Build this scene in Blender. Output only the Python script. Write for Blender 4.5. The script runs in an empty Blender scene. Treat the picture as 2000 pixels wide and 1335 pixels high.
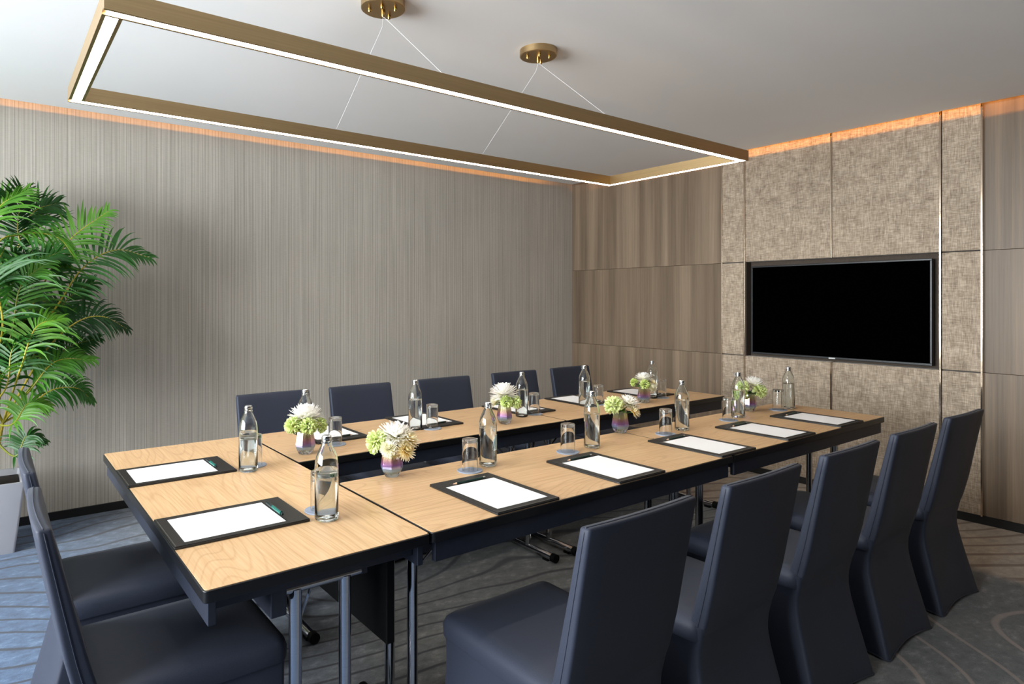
import bpy, math, random
from mathutils import Vector, Matrix
random.seed(7)
sc = bpy.context.scene
COL = sc.collection
PI = math.pi

# ------------------------------------------------------------------ camera
YAW = math.radians(53.904)
CAM_Z = 1.376
cam_d = bpy.data.cameras.new('camera')
cam_d.sensor_width = 36.0
cam_d.lens = 22.5525
cam_d.shift_x = 0.05242
cam_d.shift_y = -0.04085
cam_d.clip_start = 0.02
cam = bpy.data.objects.new('camera', cam_d)
cam.location = (0, 0, CAM_Z)
cam.rotation_euler = (PI / 2, 0, YAW - PI / 2)
COL.objects.link(cam)
sc.camera = cam

# ------------------------------------------------------------------ world, daylight, exposure
world = bpy.data.worlds.new('world')
sc.world = world
world.use_nodes = True
bg = world.node_tree.nodes['Background']
bg.inputs[0].default_value = (0.62, 0.78, 1.0, 1)
bg.inputs[1].default_value = 0.6

WIN_X = -2.7
wl = bpy.data.lights.new('window_daylight', 'AREA')
wl.shape = 'RECTANGLE'
wl.size = 1.8       # vertical
wl.size_y = 4.0      # along the wall
wl.energy = 400
wl.color = (0.94, 0.97, 1.0)
wlo = bpy.data.objects.new('window_daylight', wl)
wlo.location = (WIN_X - 0.16, 2.13, 1.56)
wlo.rotation_euler = (0, -PI / 2 + 0.03, 0)
COL.objects.link(wlo)

vs = sc.view_settings
vs.view_transform = 'Standard'
vs.look = 'None'
vs.gamma = 1.0
vs.use_curve_mapping = False
vs.exposure = 0.66
try:
    sc.cycles.use_denoising = True
    sc.cycles.max_bounces = 14
    sc.cycles.diffuse_bounces = 5
    sc.cycles.glossy_bounces = 6
    sc.cycles.transmission_bounces = 14
    sc.cycles.transparent_max_bounces = 12
    sc.cycles.sample_clamp_indirect = 6.0
except Exception:
    pass

# ------------------------------------------------------------------ node helpers
def srgb(r, g, b):
    f = lambda c: (c / 12.92) if c <= 0.04045 else ((c + 0.055) / 1.055) ** 2.4
    return (f(r / 255), f(g / 255), f(b / 255), 1)

class Mat:
    def __init__(s, name):
        s.m = bpy.data.materials.new(name)
        s.m.use_nodes = True
        s.nt = s.m.node_tree
        s.N = s.nt.nodes
        s.p = s.N['Principled BSDF']
        s.out = s.N['Material Output']
    def n(s, t, **kw):
        nd = s.N.new(t)
        for k, v in kw.items():
            setattr(nd, k, v)
        return nd
    def l(s, a, b):
        s.nt.links.new(a, b)
    def coords(s, scale=(1, 1, 1), kind='Object', rot=(0, 0, 0), loc=(0, 0, 0)):
        tc = s.n('ShaderNodeTexCoord')
        mp = s.n('ShaderNodeMapping')
        mp.inputs['Scale'].default_value = scale
        mp.inputs['Rotation'].default_value = rot
        mp.inputs['Location'].default_value = loc
        s.l(tc.outputs[kind], mp.inputs['Vector'])
        return mp.outputs[0]
    def world_coords(s, scale=(1, 1, 1), rot=(0, 0, 0)):
        g = s.n('ShaderNodeNewGeometry')
        mp = s.n('ShaderNodeMapping')
        mp.inputs['Scale'].default_value = scale
        mp.inputs['Rotation'].default_value = rot
        s.l(g.outputs['Position'], mp.inputs['Vector'])
        return mp.outputs[0]
    def noise(s, vec, scale=1.0, detail=2.0, rough=0.5, dist=0.0):
        nd = s.n('ShaderNodeTexNoise')
        nd.inputs['Scale'].default_value = scale
        nd.inputs['Detail'].default_value = detail
        nd.inputs['Roughness'].default_value = rough
        nd.inputs['Distortion'].default_value = dist
        s.l(vec, nd.inputs['Vector'])
        return nd.outputs[0]
    def math(s, op, a, b=None, clamp=False):
        nd = s.n('ShaderNodeMath', operation=op, use_clamp=clamp)
        for i, v in enumerate((a, b)):
            if v is None:
                continue
            if isinstance(v, (int, float)):
                nd.inputs[i].default_value = v
            else:
                s.l(v, nd.inputs[i])
        return nd.outputs[0]
    def ramp(s, fac, stops, interp='LINEAR'):
        nd = s.n('ShaderNodeValToRGB')
        cr = nd.color_ramp
        cr.interpolation = interp
        while len(cr.elements) < len(stops):
            cr.elements.new(0.5)
        for e, (p, c) in zip(cr.elements, stops):
            e.position = p
            e.color = c if len(c) == 4 else (*c, 1)
        s.l(fac, nd.inputs[0])
        return nd.outputs[0]
    def mix(s, fac, a, b, blend='MIX'):
        nd = s.n('ShaderNodeMix', data_type='RGBA', blend_type=blend)
        for i, v in ((0, fac), (6, a), (7, b)):
            if isinstance(v, (int, float)):
                nd.inputs[i].default_value = v
            elif isinstance(v, tuple):
                nd.inputs[i].default_value = v if len(v) == 4 else (*v, 1)
            else:
                s.l(v, nd.inputs[i])
        return nd.outputs[2]
    def bump(s, h, strength=0.2, dist=0.002):
        nd = s.n('ShaderNodeBump')
        nd.inputs['Strength'].default_value = strength
        nd.inputs['Distance'].default_value = dist
        s.l(h, nd.inputs['Height'])
        s.l(nd.outputs[0], s.p.inputs['Normal'])
    def set(s, **kw):
        names = dict(base='Base Color', rough='Roughness', metal='Metallic', trans='Transmission Weight', ior='IOR',
                     spec='Specular IOR Level', sheen='Sheen Weight', sheen_r='Sheen Roughness', coat='Coat Weight',
                     emis='Emission Color', emis_s='Emission Strength', sub='Subsurface Weight', aniso='Anisotropic',
                     film='Thin Film Thickness', film_ior='Thin Film IOR', coat_r='Coat Roughness')
        for k, v in kw.items():
            i = s.p.inputs[names[k]]
            if isinstance(v, (int, float, tuple)):
                i.default_value = v
            else:
                s.l(v, i)
        return s

def plain(name, col, rough=0.5, metal=0.0, var=0.06, scale=40.0, **kw):
    m = Mat(name)
    nz = m.noise(m.coords(), scale, 3)
    c = tuple(col[:3])
    lo = tuple(max(0, x * (1 - var)) for x in c)
    hi = tuple(min(1, x * (1 + var)) for x in c)
    m.set(base=m.ramp(nz, [(0.3, lo), (0.7, hi)]), rough=rough, metal=metal, **kw)
    return m.m

# ------------------------------------------------------------------ materials
MT = {}
def mat_wallcover():
    m = Mat('striped_wallcovering')
    v = m.world_coords((1, 1, 1))
    thread = m.noise(m.world_coords((330, 0.5, 1.2)), 1.0, 3, 0.6)
    jit = m.noise(m.world_coords((23, 0.1, 0.02)), 1.0, 2.0, 0.6)
    g = m.n('ShaderNodeNewGeometry'); sep = m.n('ShaderNodeSeparateXYZ'); m.l(g.outputs['Position'], sep.inputs[0])
    fr = m.math('FRACT', m.math('ADD', m.math('MULTIPLY', sep.outputs[0], 44.0), m.math('MULTIPLY', jit, 1.6)))
    line = m.ramp(m.math('ABSOLUTE', m.math('SUBTRACT', fr, 0.5)), [(0.36, (1, 1, 1)), (0.46, (0, 0, 0))])
    weak = m.noise(m.world_coords((15, 0.1, 0.6)), 1.0, 2.0, 0.5)
    weft = m.noise(m.world_coords((30, 30, 420)), 1.0, 2)
    blotch = m.noise(v, 1.3, 4, 0.6)
    c = m.ramp(thread, [(0.25, srgb(160, 154, 145)), (0.5, srgb(183, 177, 168)), (0.75, srgb(208, 202, 193))])
    c = m.mix(m.math('MULTIPLY', m.math('SUBTRACT', 1.0, line), m.math('ADD', m.math('MULTIPLY', weak, 0.25), 0.20)), c, srgb(112, 106, 96))
    c = m.mix(0.16, c, m.ramp(weft, [(0.3, srgb(120, 114, 104)), (0.7, srgb(230, 222, 210))]), 'SOFT_LIGHT')
    c = m.mix(0.15, c, m.ramp(blotch, [(0.3, srgb(110, 106, 98)), (0.7, srgb(235, 228, 218))]), 'SOFT_LIGHT')
    m.set(base=c, rough=0.72, spec=0.25)
    m.bump(thread, 0.15, 0.001)
    return m.m
def mat_wood_wall():
    m = Mat('grey_brown_veneer')
    oi = m.n('ShaderNodeObjectInfo')
    off = m.n('ShaderNodeVectorMath', operation='ADD')
    sc_ = m.n('ShaderNodeVectorMath', operation='SCALE')
    cmb = m.n('ShaderNodeCombineXYZ')
    m.l(oi.outputs['Random'], cmb.inputs[0]); m.l(oi.outputs['Random'], cmb.inputs[1])
    m.l(cmb.outputs[0], sc_.inputs[0]); sc_.inputs['Scale'].default_value = 37.0
    g = m.n('ShaderNodeNewGeometry')
    m.l(g.outputs['Position'], off.inputs[0]); m.l(sc_.outputs[0], off.inputs[1])
    def mapped(scale):
        mp = m.n('ShaderNodeMapping'); mp.inputs['Scale'].default_value = scale
        m.l(off.outputs[0], mp.inputs[0]); return mp.outputs[0]
    wide = m.noise(mapped((9, 9, 0.25)), 1.0, 2, 0.5, 0.4)
    fine = m.noise(mapped((70, 70, 0.8)), 1.0, 4, 0.6, 0.3)
    pore = m.noise(mapped((260, 260, 5)), 1.0, 2)
    c = m.ramp(wide, [(0.25, srgb(122, 106, 90)), (0.5, srgb(146, 129, 111)), (0.75, srgb(168, 150, 130))])
    c = m.mix(0.42, c, m.ramp(fine, [(0.25, srgb(92, 84, 76)), (0.55, srgb(150, 140, 128)), (0.8, srgb(196, 184, 168))]), 'OVERLAY')
    c = m.mix(0.25, c, m.ramp(pore, [(0.35, srgb(60, 54, 48)), (0.6, srgb(150, 140, 128))]), 'SOFT_LIGHT')
    m.set(base=c, rough=0.45, spec=0.35)
    m.bump(fine, 0.08, 0.001)
    return m.m
def mat_fabric_wall():
    m = Mat('woven_wall_fabric')
    a = m.noise(m.world_coords((230, 230, 20)), 1.0, 2, 0.6)
    b = m.noise(m.world_coords((20, 20, 230)), 1.0, 2, 0.6)
    w = m.math('MULTIPLY', m.math('ADD', a, b), 0.5)
    bl = m.noise(m.world_coords((11, 11, 11)), 1.0, 5, 0.7)
    c = m.ramp(w, [(0.34, srgb(138, 124, 109)), (0.5, srgb(177, 162, 145)), (0.66, srgb(211, 197, 180))])
    c = m.mix(0.65, c, m.ramp(bl, [(0.32, srgb(92, 84, 74)), (0.68, srgb(206, 196, 184))]), 'SOFT_LIGHT')
    m.set(base=c, rough=0.68, spec=0.3, sheen=0.2)
    m.bump(w, 0.3, 0.0015)
    return m.m
def mat_carpet():
    m = Mat('wave_line_carpet')
    g = m.n('ShaderNodeNewGeometry')
    sep = m.n('ShaderNodeSeparateXYZ'); m.l(g.outputs['Position'], sep.inputs[0])
    X, Y = sep.outputs[0], sep.outputs[1]
    warp = m.noise(m.world_coords((0.85, 0.85, 0.85)), 1.0, 1.0, 0.4)
    warp2 = m.noise(m.world_coords((0.55, 0.55, 0.55), (0, 0, 1.1)), 1.0, 1.0, 0.4)
    pile = m.noise(m.world_coords((14, 22, 10), (0, 0, 0.5)), 1.0, 4, 0.7)
    fuzz = m.noise(m.world_coords((260, 260, 260)), 1.0, 2)
    # stream lines running across the room, about 13 cm apart, strongly warped
    s = m.math('ADD', m.math('MULTIPLY', X, 1.3), m.math('MULTIPLY', Y, 6.6))
    s = m.math('ADD', s, m.math('MULTIPLY', warp, 9.0))
    fr = m.math('FRACT', s)
    tri = m.math('ABSOLUTE', m.math('SUBTRACT', fr, 0.5))
    line = m.ramp(tri, [(0.40, (0, 0, 0)), (0.465, (1, 1, 1))])
    # sparse wide loops on the dark field at the camera side
    fr2 = m.math('FRACT', m.math('ADD', m.math('MULTIPLY', warp2, 17.0), m.math('MULTIPLY', Y, 1.2)))
    tri2 = m.math('ABSOLUTE', m.math('SUBTRACT', fr2, 0.5))
    loop = m.ramp(tri2, [(0.435, (0, 0, 0)), (0.47, (1, 1, 1))])
    # beige field woven into the carpet at high X; colour turns blue towards low X
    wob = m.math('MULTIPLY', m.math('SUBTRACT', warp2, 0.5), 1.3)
    beige = m.ramp(m.math('ADD', m.math('MULTIPLY', m.math('ADD', X, wob), 0.2), 0.0), [(0.785, (0, 0, 0)), (0.80, (1, 1, 1))])
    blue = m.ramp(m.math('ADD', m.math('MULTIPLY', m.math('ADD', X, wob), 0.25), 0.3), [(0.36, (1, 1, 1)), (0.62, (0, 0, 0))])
    front = m.ramp(m.math('MULTIPLY', Y, 0.5), [(0.72, (1, 1, 1)), (0.86, (0, 0, 0))])
    front = m.math('MULTIPLY', front, m.ramp(m.math('MULTIPLY', X, 0.2), [(0.34, (0, 0, 0)), (0.44, (1, 1, 1))]))
    grey = m.ramp(pile, [(0.25, srgb(72, 73, 73)), (0.55, srgb(104, 104, 103)), (0.8, srgb(148, 147, 144))])
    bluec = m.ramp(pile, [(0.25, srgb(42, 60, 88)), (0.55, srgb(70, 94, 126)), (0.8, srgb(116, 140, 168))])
    beigec = m.ramp(pile, [(0.25, srgb(140, 126, 112)), (0.6, srgb(172, 157, 140)), (0.85, srgb(194, 181, 164))])
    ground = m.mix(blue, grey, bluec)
    ground = m.mix(beige, ground, beigec)
    linec = m.mix(beige, srgb(34, 34, 40), srgb(112, 94, 80))
    s3 = m.math('ADD', m.math('ADD', m.math('MULTIPLY', X, 3.9), m.math('MULTIPLY', Y, 5.4)), m.math('MULTIPLY', warp2, 7.0))
    tri3 = m.math('ABSOLUTE', m.math('SUBTRACT', m.math('FRACT', s3), 0.5))
    line3 = m.ramp(tri3, [(0.37, (0, 0, 0)), (0.42, (1, 1, 1))])
    line = m.mix(beige, line, line3)
    dark_lines = m.math('MULTIPLY', line, m.math('SUBTRACT', 1.0, m.math('MULTIPLY', front, m.math('SUBTRACT', 1.0, beige))))
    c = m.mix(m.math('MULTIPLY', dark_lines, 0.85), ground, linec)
    light_lines = m.math('MULTIPLY', m.math('MULTIPLY', loop, front), m.math('SUBTRACT', 1.0, beige))
    c = m.mix(m.math('MULTIPLY', light_lines, 0.8), c, srgb(154, 140, 130))
    c = m.mix(0.3, c, m.ramp(fuzz, [(0.3, (0.2, 0.2, 0.2)), (0.7, (0.8, 0.8, 0.8))]), 'SOFT_LIGHT')
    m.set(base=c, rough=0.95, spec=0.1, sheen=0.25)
    m.bump(fuzz, 0.35, 0.003)
    return m.m
def mat_oak():
    m = Mat('oak_laminate')
    v = m.coords((0.62, 3.6, 1), 'Object')
    rings = m.noise(v, 1.0, 1.5, 0.45, 0.25)
    fr = m.math('FRACT', m.math('MULTIPLY', rings, 38.0))
    ln = m.ramp(fr, [(0.0, (1, 1, 1)), (0.14, (0.15, 0.15, 0.15)), (0.8, (0, 0, 0)), (1.0, (1, 1, 1))])
    fine = m.noise(m.coords((5, 150, 1), 'Object'), 1.0, 3, 0.6)
    patch = m.noise(m.coords((1.2, 2.2, 1), 'Object'), 1.0, 3)
    c = m.ramp(fine, [(0.3, srgb(204, 168, 128)), (0.55, srgb(219, 186, 147)), (0.8, srgb(228, 198, 162))])
    c = m.mix(m.math('MULTIPLY', ln, 0.34), c, srgb(168, 124, 80))
    c = m.mix(0.25, c, m.ramp(patch, [(0.3, srgb(150, 108, 66)), (0.7, srgb(236, 205, 166))]), 'SOFT_LIGHT')
    m.set(base=c, rough=0.33, spec=0.45)
    m.bump(fine, 0.05, 0.0005)
    return m.m
def mat_chair():
    m = Mat('navy_stretch_fabric')
    nz = m.noise(m.coords((1, 1, 1)), 900, 2)
    big = m.noise(m.coords((1, 1, 1)), 5, 3)
    c = m.ramp(nz, [(0.3, srgb(45, 49, 62)), (0.7, srgb(58, 63, 78))])
    c = m.mix(0.2, c, m.ramp(big, [(0.3, srgb(40, 42, 54)), (0.7, srgb(80, 82, 94))]), 'SOFT_LIGHT')
    m.set(base=c, rough=0.55, spec=0.28, sheen=0.06, sheen_r=0.4)
    m.bump(nz, 0.1, 0.0004)
    return m.m
def mat_brass(name, c, rough):
    m = Mat(name)
    br = m.noise(m.coords((3, 3, 260)), 1.0, 2)
    m.set(base=m.ramp(br, [(0.3, tuple(x * 0.88 for x in c[:3])), (0.7, c)]), metal=1.0, rough=rough)
    m.bump(br, 0.05, 0.0003)
    return m.m
def mat_glass(name, col=(1, 1, 1, 1), ior=1.46, rough=0.0):
    m = Mat(name)
    nz = m.noise(m.coords(), 6.0, 1)
    c2 = tuple(x * 0.985 for x in col[:3])
    m.set(base=m.ramp(nz, [(0.3, c2), (0.7, col)]), trans=1.0, ior=ior, rough=rough)
    return m.m
def mat_emit(name, col, s):
    m = Mat(name)
    nz = m.noise(m.coords(), 3.0, 1)
    m.set(base=(0.8, 0.8, 0.8, 1), emis=m.ramp(nz, [(0.3, tuple(x * 0.99 for x in col[:3])), (0.7, col)]), emis_s=s)
    return m.m
def mat_vase():
    m = Mat('iridescent_glass')
    tc = m.n('ShaderNodeTexCoord')
    sep = m.n('ShaderNodeSeparateXYZ'); m.l(tc.outputs['Object'], sep.inputs[0])
    h = m.math('MULTIPLY', sep.outputs[2], 10.0)
    c = m.ramp(h, [(0.16, (0.75, 0.92, 0.95)), (0.30, (0.60, 0.78, 1.0)), (0.46, (0.95, 0.50, 0.95)), (0.62, (1.0, 0.62, 0.50)),
                   (0.78, (1.0, 0.90, 0.50)), (0.95, (0.95, 0.97, 0.9))])
    m.set(base=(0.95, 0.98, 0.97, 1), trans=1.0, ior=1.46, rough=0.0)
    gl = m.n('ShaderNodeBsdfGlossy'); gl.inputs['Roughness'].default_value = 0.12
    m.l(c, gl.inputs['Color'])
    df = m.n('ShaderNodeBsdfTranslucent'); m.l(c, df.inputs['Color'])
    mx0 = m.n('ShaderNodeMixShader'); mx0.inputs[0].default_value = 0.55
    m.l(gl.outputs[0], mx0.inputs[1]); m.l(df.outputs[0], mx0.inputs[2])
    mx = m.n('ShaderNodeMixShader')
    band = m.ramp(h, [(0.14, (0, 0, 0)), (0.22, (0.55, 0.55, 0.55)), (0.9, (0.42, 0.42, 0.42))])
    m.l(band, mx.inputs[0])
    m.l(m.p.outputs[0], mx.inputs[1]); m.l(mx0.outputs[0], mx.inputs[2])
    m.l(mx.outputs[0], m.out.inputs[0])
    return m.m
def mat_leaf(name, a, b, rough=0.4, trl=0.3):
    m = Mat(name)
    oi = m.n('ShaderNodeObjectInfo')
    nz = m.noise(m.coords(), 9.0, 3)
    c = m.ramp(m.math('MULTIPLY', m.math('ADD', nz, oi.outputs['Random']), 0.5), [(0.25, a), (0.75, b)])
    m.set(base=c, rough=rough, spec=0.45)
    tr = m.n('ShaderNodeBsdfTranslucent'); m.l(c, tr.inputs[0])
    mx = m.n('ShaderNodeMixShader'); mx.inputs[0].default_value = trl
    m.l(m.p.outputs[0], mx.inputs[1]); m.l(tr.outputs[0], mx.inputs[2])
    m.l(mx.outputs[0], m.out.inputs[0])
    return m.m
def mat_petal(name, a, b, trl=0.3):
    m = Mat(name)
    tc = m.n('ShaderNodeTexCoord')
    ln = m.n('ShaderNodeVectorMath', operation='LENGTH'); m.l(tc.outputs['Object'], ln.inputs[0])
    c = m.ramp(m.math('MULTIPLY', ln.outputs['Value'], 20.0), [(0.25, a), (0.85, b)])
    m.set(base=c, rough=0.6, spec=0.2)
    tr = m.n('ShaderNodeBsdfTranslucent'); m.l(c, tr.inputs[0])
    mx = m.n('ShaderNodeMixShader'); mx.inputs[0].default_value = trl
    m.l(m.p.outputs[0], mx.inputs[1]); m.l(tr.outputs[0], mx.inputs[2])
    m.l(mx.outputs[0], m.out.inputs[0])
    return m.m
def mat_pane():
    m = Mat('window_glass')
    t = m.n('ShaderNodeBsdfTransparent')
    gl = m.n('ShaderNodeBsdfGlossy'); gl.inputs['Roughness'].default_value = 0.0
    fr = m.n('ShaderNodeFresnel'); fr.inputs[0].default_value = 1.45
    nz = m.noise(m.coords(), 2.0, 1)
    m.l(m.ramp(nz, [(0.3, (0.95, 0.97, 0.97)), (0.7, (0.97, 0.98, 0.98))]), t.inputs[0])
    mx = m.n('ShaderNodeMixShader')
    m.l(fr.outputs[0], mx.inputs[0]); m.l(t.outputs[0], mx.inputs[1]); m.l(gl.outputs[0], mx.inputs[2])
    m.l(mx.outputs[0], m.out.inputs[0])
    return m.m

MT['wallcover'] = mat_wallcover()
MT['woodwall'] = mat_wood_wall()
MT['fabric'] = mat_fabric_wall()
MT['carpet'] = mat_carpet()
MT['oak'] = mat_oak()
MT['chair'] = mat_chair()
MT['brass'] = mat_brass('brushed_bronze', srgb(186, 158, 116), 0.38)
MT['gold'] = mat_brass('polished_brass', srgb(205, 165, 95), 0.25)
MT['strip'] = mat_brass('champagne_metal', srgb(232, 214, 194), 0.10)
MT['chrome'] = mat_brass('chrome_tube', (0.62, 0.62, 0.64, 1), 0.12)
MT['silver'] = mat_brass('silver_cap', (0.85, 0.86, 0.88, 1), 0.18)
MT['black_metal'] = plain('black_steel', srgb(37, 41, 53), 0.38, var=0.1)
MT['black_edge'] = plain('black_edge_bumper', srgb(15, 15, 17), 0.35, var=0.1)
MT['black_rubber'] = plain('black_rubber', srgb(9, 9, 9), 0.6, var=0.1, spec=0.15)
MT['baseboard'] = plain('black_baseboard_paint', srgb(16, 15, 15), 0.5, var=0.1)
MT['ceiling'] = plain('white_ceiling_paint', (0.87, 0.87, 0.87), 0.9, var=0.01, scale=2.0)
MT['dark_wall'] = plain('dark_wall_paint', srgb(70, 62, 56), 0.8, var=0.05, scale=3)
MT['white_paint'] = plain('white_frame_paint', srgb(225, 225, 225), 0.5, var=0.02)
MT['leather'] = plain('black_leather', srgb(30, 28, 27), 0.42, var=0.18, scale=220)
MT['stitch'] = plain('grey_thread', srgb(120, 116, 110), 0.8)
MT['paper'] = plain('white_paper', srgb(244, 244, 246), 0.8, var=0.01, scale=4)
MT['pencil'] = plain('dark_green_pencil', srgb(24, 52, 46), 0.35)
MT['pencil_wood'] = plain('bare_pencil_wood', srgb(226, 186, 150), 0.7)
MT['pen'] = plain('green_plastic', srgb(40, 120, 108), 0.2, trans=0.3)
MT['pen_dark'] = plain('dark_plastic', srgb(18, 34, 36), 0.3)
MT['coaster'] = plain('grey_paper_coaster', srgb(150, 160, 178), 0.7, var=0.05)
MT['glass'] = mat_glass('clear_glass', (0.985, 0.995, 0.99, 1), 1.46)
MT['glass_green'] = mat_glass('pale_green_glass', (0.955, 0.985, 0.975, 1), 1.46)
MT['water'] = mat_glass('still_water', (0.985, 0.995, 1.0, 1), 1.33)
MT['sticker'] = plain('pale_blue_sticker', srgb(176, 208, 216), 0.5)
MT['vase'] = mat_vase()
MT['led'] = mat_emit('warm_led_diffuser', (1.0, 0.91, 0.77, 1), 21.0)
MT['cove_led'] = mat_emit('amber_cove_led', (1.0, 0.38, 0.035, 1), 29.0)
MT['cove_dim'] = mat_emit('dim_amber_cove_led', (1.0, 0.38, 0.04, 1), 15.0)
MT['cavity'] = plain('grey_cove_lining', srgb(72, 68, 64), 0.9)
MT['screen'] = plain('black_screen', (0.0004, 0.0004, 0.0004), 0.5, var=0.0, spec=0.0)
MT['bezel'] = plain('dark_grey_bezel', srgb(34, 35, 38), 0.35)
MT['badge'] = plain('silver_badge', srgb(205, 205, 205), 0.35, metal=0.3)
MT['niche'] = plain('dark_brown_lining', srgb(74, 62, 52), 0.8, var=0.15, scale=90)
MT['planter'] = plain('grey_planter_lacquer', srgb(186, 186, 192), 0.35, var=0.03, scale=5)
MT['soil'] = plain('dark_soil', srgb(40, 30, 22), 0.95, var=0.4, scale=60)
MT['frond_d'] = mat_leaf('deep_green_frond', srgb(20, 60, 18), srgb(52, 112, 38))
MT['frond_l'] = mat_leaf('bright_green_frond', srgb(50, 108, 26), srgb(108, 160, 48))
MT['cane'] = mat_leaf('yellow_green_cane', srgb(120, 128, 30), srgb(196, 172, 58), 0.5, 0.1)
MT['stem'] = mat_leaf('flower_stem', srgb(50, 90, 30), srgb(84, 128, 44), 0.5, 0.2)
MT['pet_w'] = mat_petal('white_petals', srgb(244, 240, 205), srgb(252, 250, 246))
MT['pet_g'] = mat_petal('lime_petals', srgb(190, 212, 96), srgb(234, 242, 184))
MT['pet_c'] = mat_petal('cream_petals', srgb(248, 230, 160), srgb(254, 250, 234))
MT['pane'] = mat_pane()

# ------------------------------------------------------------------ mesh helpers
class B:
    def __init__(s):
        s.v = []; s.f = []; s.flat = set()
    def add(s, vs, fs):
        o = len(s.v)
        s.v.extend([tuple(p) for p in vs]); s.f.extend([tuple(i + o for i in f) for f in fs])
        return s
    def box(s, x0, x1, y0, y1, z0, z1):
        vs = [(x0, y0, z0), (x1, y0, z0), (x1, y1, z0), (x0, y1, z0), (x0, y0, z1), (x1, y0, z1), (x1, y1, z1), (x0, y1, z1)]
        return s.add(vs, [(0, 3, 2, 1), (4, 5, 6, 7), (0, 1, 5, 4), (1, 2, 6, 5), (2, 3, 7, 6), (3, 0, 4, 7)])
    def prism(s, poly, z0, z1):
        n = len(poly)
        vs = [(x, y, z0) for x, y in poly] + [(x, y, z1) for x, y in poly]
        fs = [tuple(range(n - 1, -1, -1)), tuple(range(n, 2 * n))] + [(i, (i + 1) % n, n + (i + 1) % n, n + i) for i in range(n)]
        return s.add(vs, fs)
    def lathe(s, prof, n=24, closed=False):
        """prof: list of (r,z); r==0 points become poles"""
        vs = []; idx = []
        for r, z in prof:
            if r < 1e-7:
                idx.append([len(vs)] * n); vs.append((0, 0, z))
            else:
                idx.append(list(range(len(vs), len(vs) + n)))
                vs.extend([(r * math.cos(2 * PI * i / n), r * math.sin(2 * PI * i / n), z) for i in range(n)])
        fs = []
        m = len(prof)
        for k in range(m if closed else m - 1):
            a, b = idx[k], idx[(k + 1) % m]
            for i in range(n):
                j = (i + 1) % n
                q = [a[i], a[j], b[j], b[i]]
                q = [x for t, x in enumerate(q) if x not in q[:t]]
                if len(q) > 2:
                    fs.append(tuple(q))
        return s.add(vs, fs)
    def loft(s, rings, cap0=True, cap1=True):
        n = len(rings[0]); vs = [p for r in rings for p in r]; fs = []
        for k in range(len(rings) - 1):
            for i in range(n):
                j = (i + 1) % n
                fs.append((k * n + i, k * n + j, (k + 1) * n + j, (k + 1) * n + i))
        if cap0: fs.append(tuple(range(n - 1, -1, -1)))
        if cap1: fs.append(tuple(range((len(rings) - 1) * n, len(rings) * n)))
        return s.add(vs, fs)
    def tube(s, path, r, n=8, caps=True):
        P = [Vector(p) for p in path]; rings = []
        up = Vector((0, 0, 1)); prev = None
        for i, p in enumerate(P):
            d = (P[min(i + 1, len(P) - 1)] - P[max(i - 1, 0)]).normalized()
            if prev is None:
                a = d.cross(up)
                if a.length < 1e-4: a = d.cross(Vector((1, 0, 0)))
            else:
                a = prev - d * prev.dot(d)
            a.normalize(); prev = a; b = d.cross(a)
            rr = r[i] if isinstance(r, (list, tuple)) else r
            rings.append([p + a * rr * math.cos(2 * PI * k / n) + b * rr * math.sin(2 * PI * k / n) for k in range(n)])
        return s.loft(rings, caps, caps)

def obj(name, b, mat, parent=None, smooth=False, bevel=0.0, seg=2, loc=None, rot=None, angle=40):
    me = bpy.data.meshes.new(name)
    me.from_pydata(b.v, [], b.f)
    me.update()
    o = bpy.data.objects.new(name, me)
    COL.objects.link(o)
    me.materials.append(MT[mat])
    if smooth:
        me.polygons.foreach_set('use_smooth', [True] * len(me.polygons))
        me.set_sharp_from_angle(angle=math.radians(angle))
    if bevel:
        bm = o.modifiers.new('bevel', 'BEVEL'); bm.width = bevel; bm.segments = seg; bm.limit_method = 'ANGLE'
        me.polygons.foreach_set('use_smooth', [True] * len(me.polygons))
        if not smooth: me.set_sharp_from_angle(angle=math.radians(55))
        bm.harden_normals = True
    if parent: o.parent = parent
    if loc: o.location = loc
    if rot: o.rotation_euler = rot
    return o
def fix_normals(o):
    import bmesh
    bm = bmesh.new(); bm.from_mesh(o.data); bmesh.ops.recalc_face_normals(bm, faces=bm.faces); bm.to_mesh(o.data); bm.free()
    return o
def thing(name, label, cat, loc=(0, 0, 0), rz=0.0, group=None):
    o = bpy.data.objects.new(name, None)
    o.empty_display_size = 0.1
    COL.objects.link(o)
    o.location = loc; o.rotation_euler = (0, 0, rz)
    return tag(o, label, cat, group)
def tag(o, label, cat, group=None):
    o['label'] = label; o['category'] = cat
    if group: o['group'] = group
    return o
def struct(o):
    o['kind'] = 'structure'; return o
def kids(o):
    return [c for c in COL.objects if c.parent == o]
def dup(root, loc, rz, label, group=None):
    def cp(o, par):
        c = o.copy(); COL.objects.link(c)
        if par: c.parent = par
        for ch in list(o.children): cp(ch, c)
        return c
    r = cp(root, None)
    r.location = loc; r.rotation_euler = (0, 0, rz); r['label'] = label
    if group: r['group'] = group
    return r
def place(proto, used, loc, rz, label, group):
    if not used:
        used.append(1)
        proto.location = loc; proto.rotation_euler = (0, 0, rz); tag(proto, label, proto['category'], group)
        return proto
    return dup(proto, loc, rz, label, group)
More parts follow.
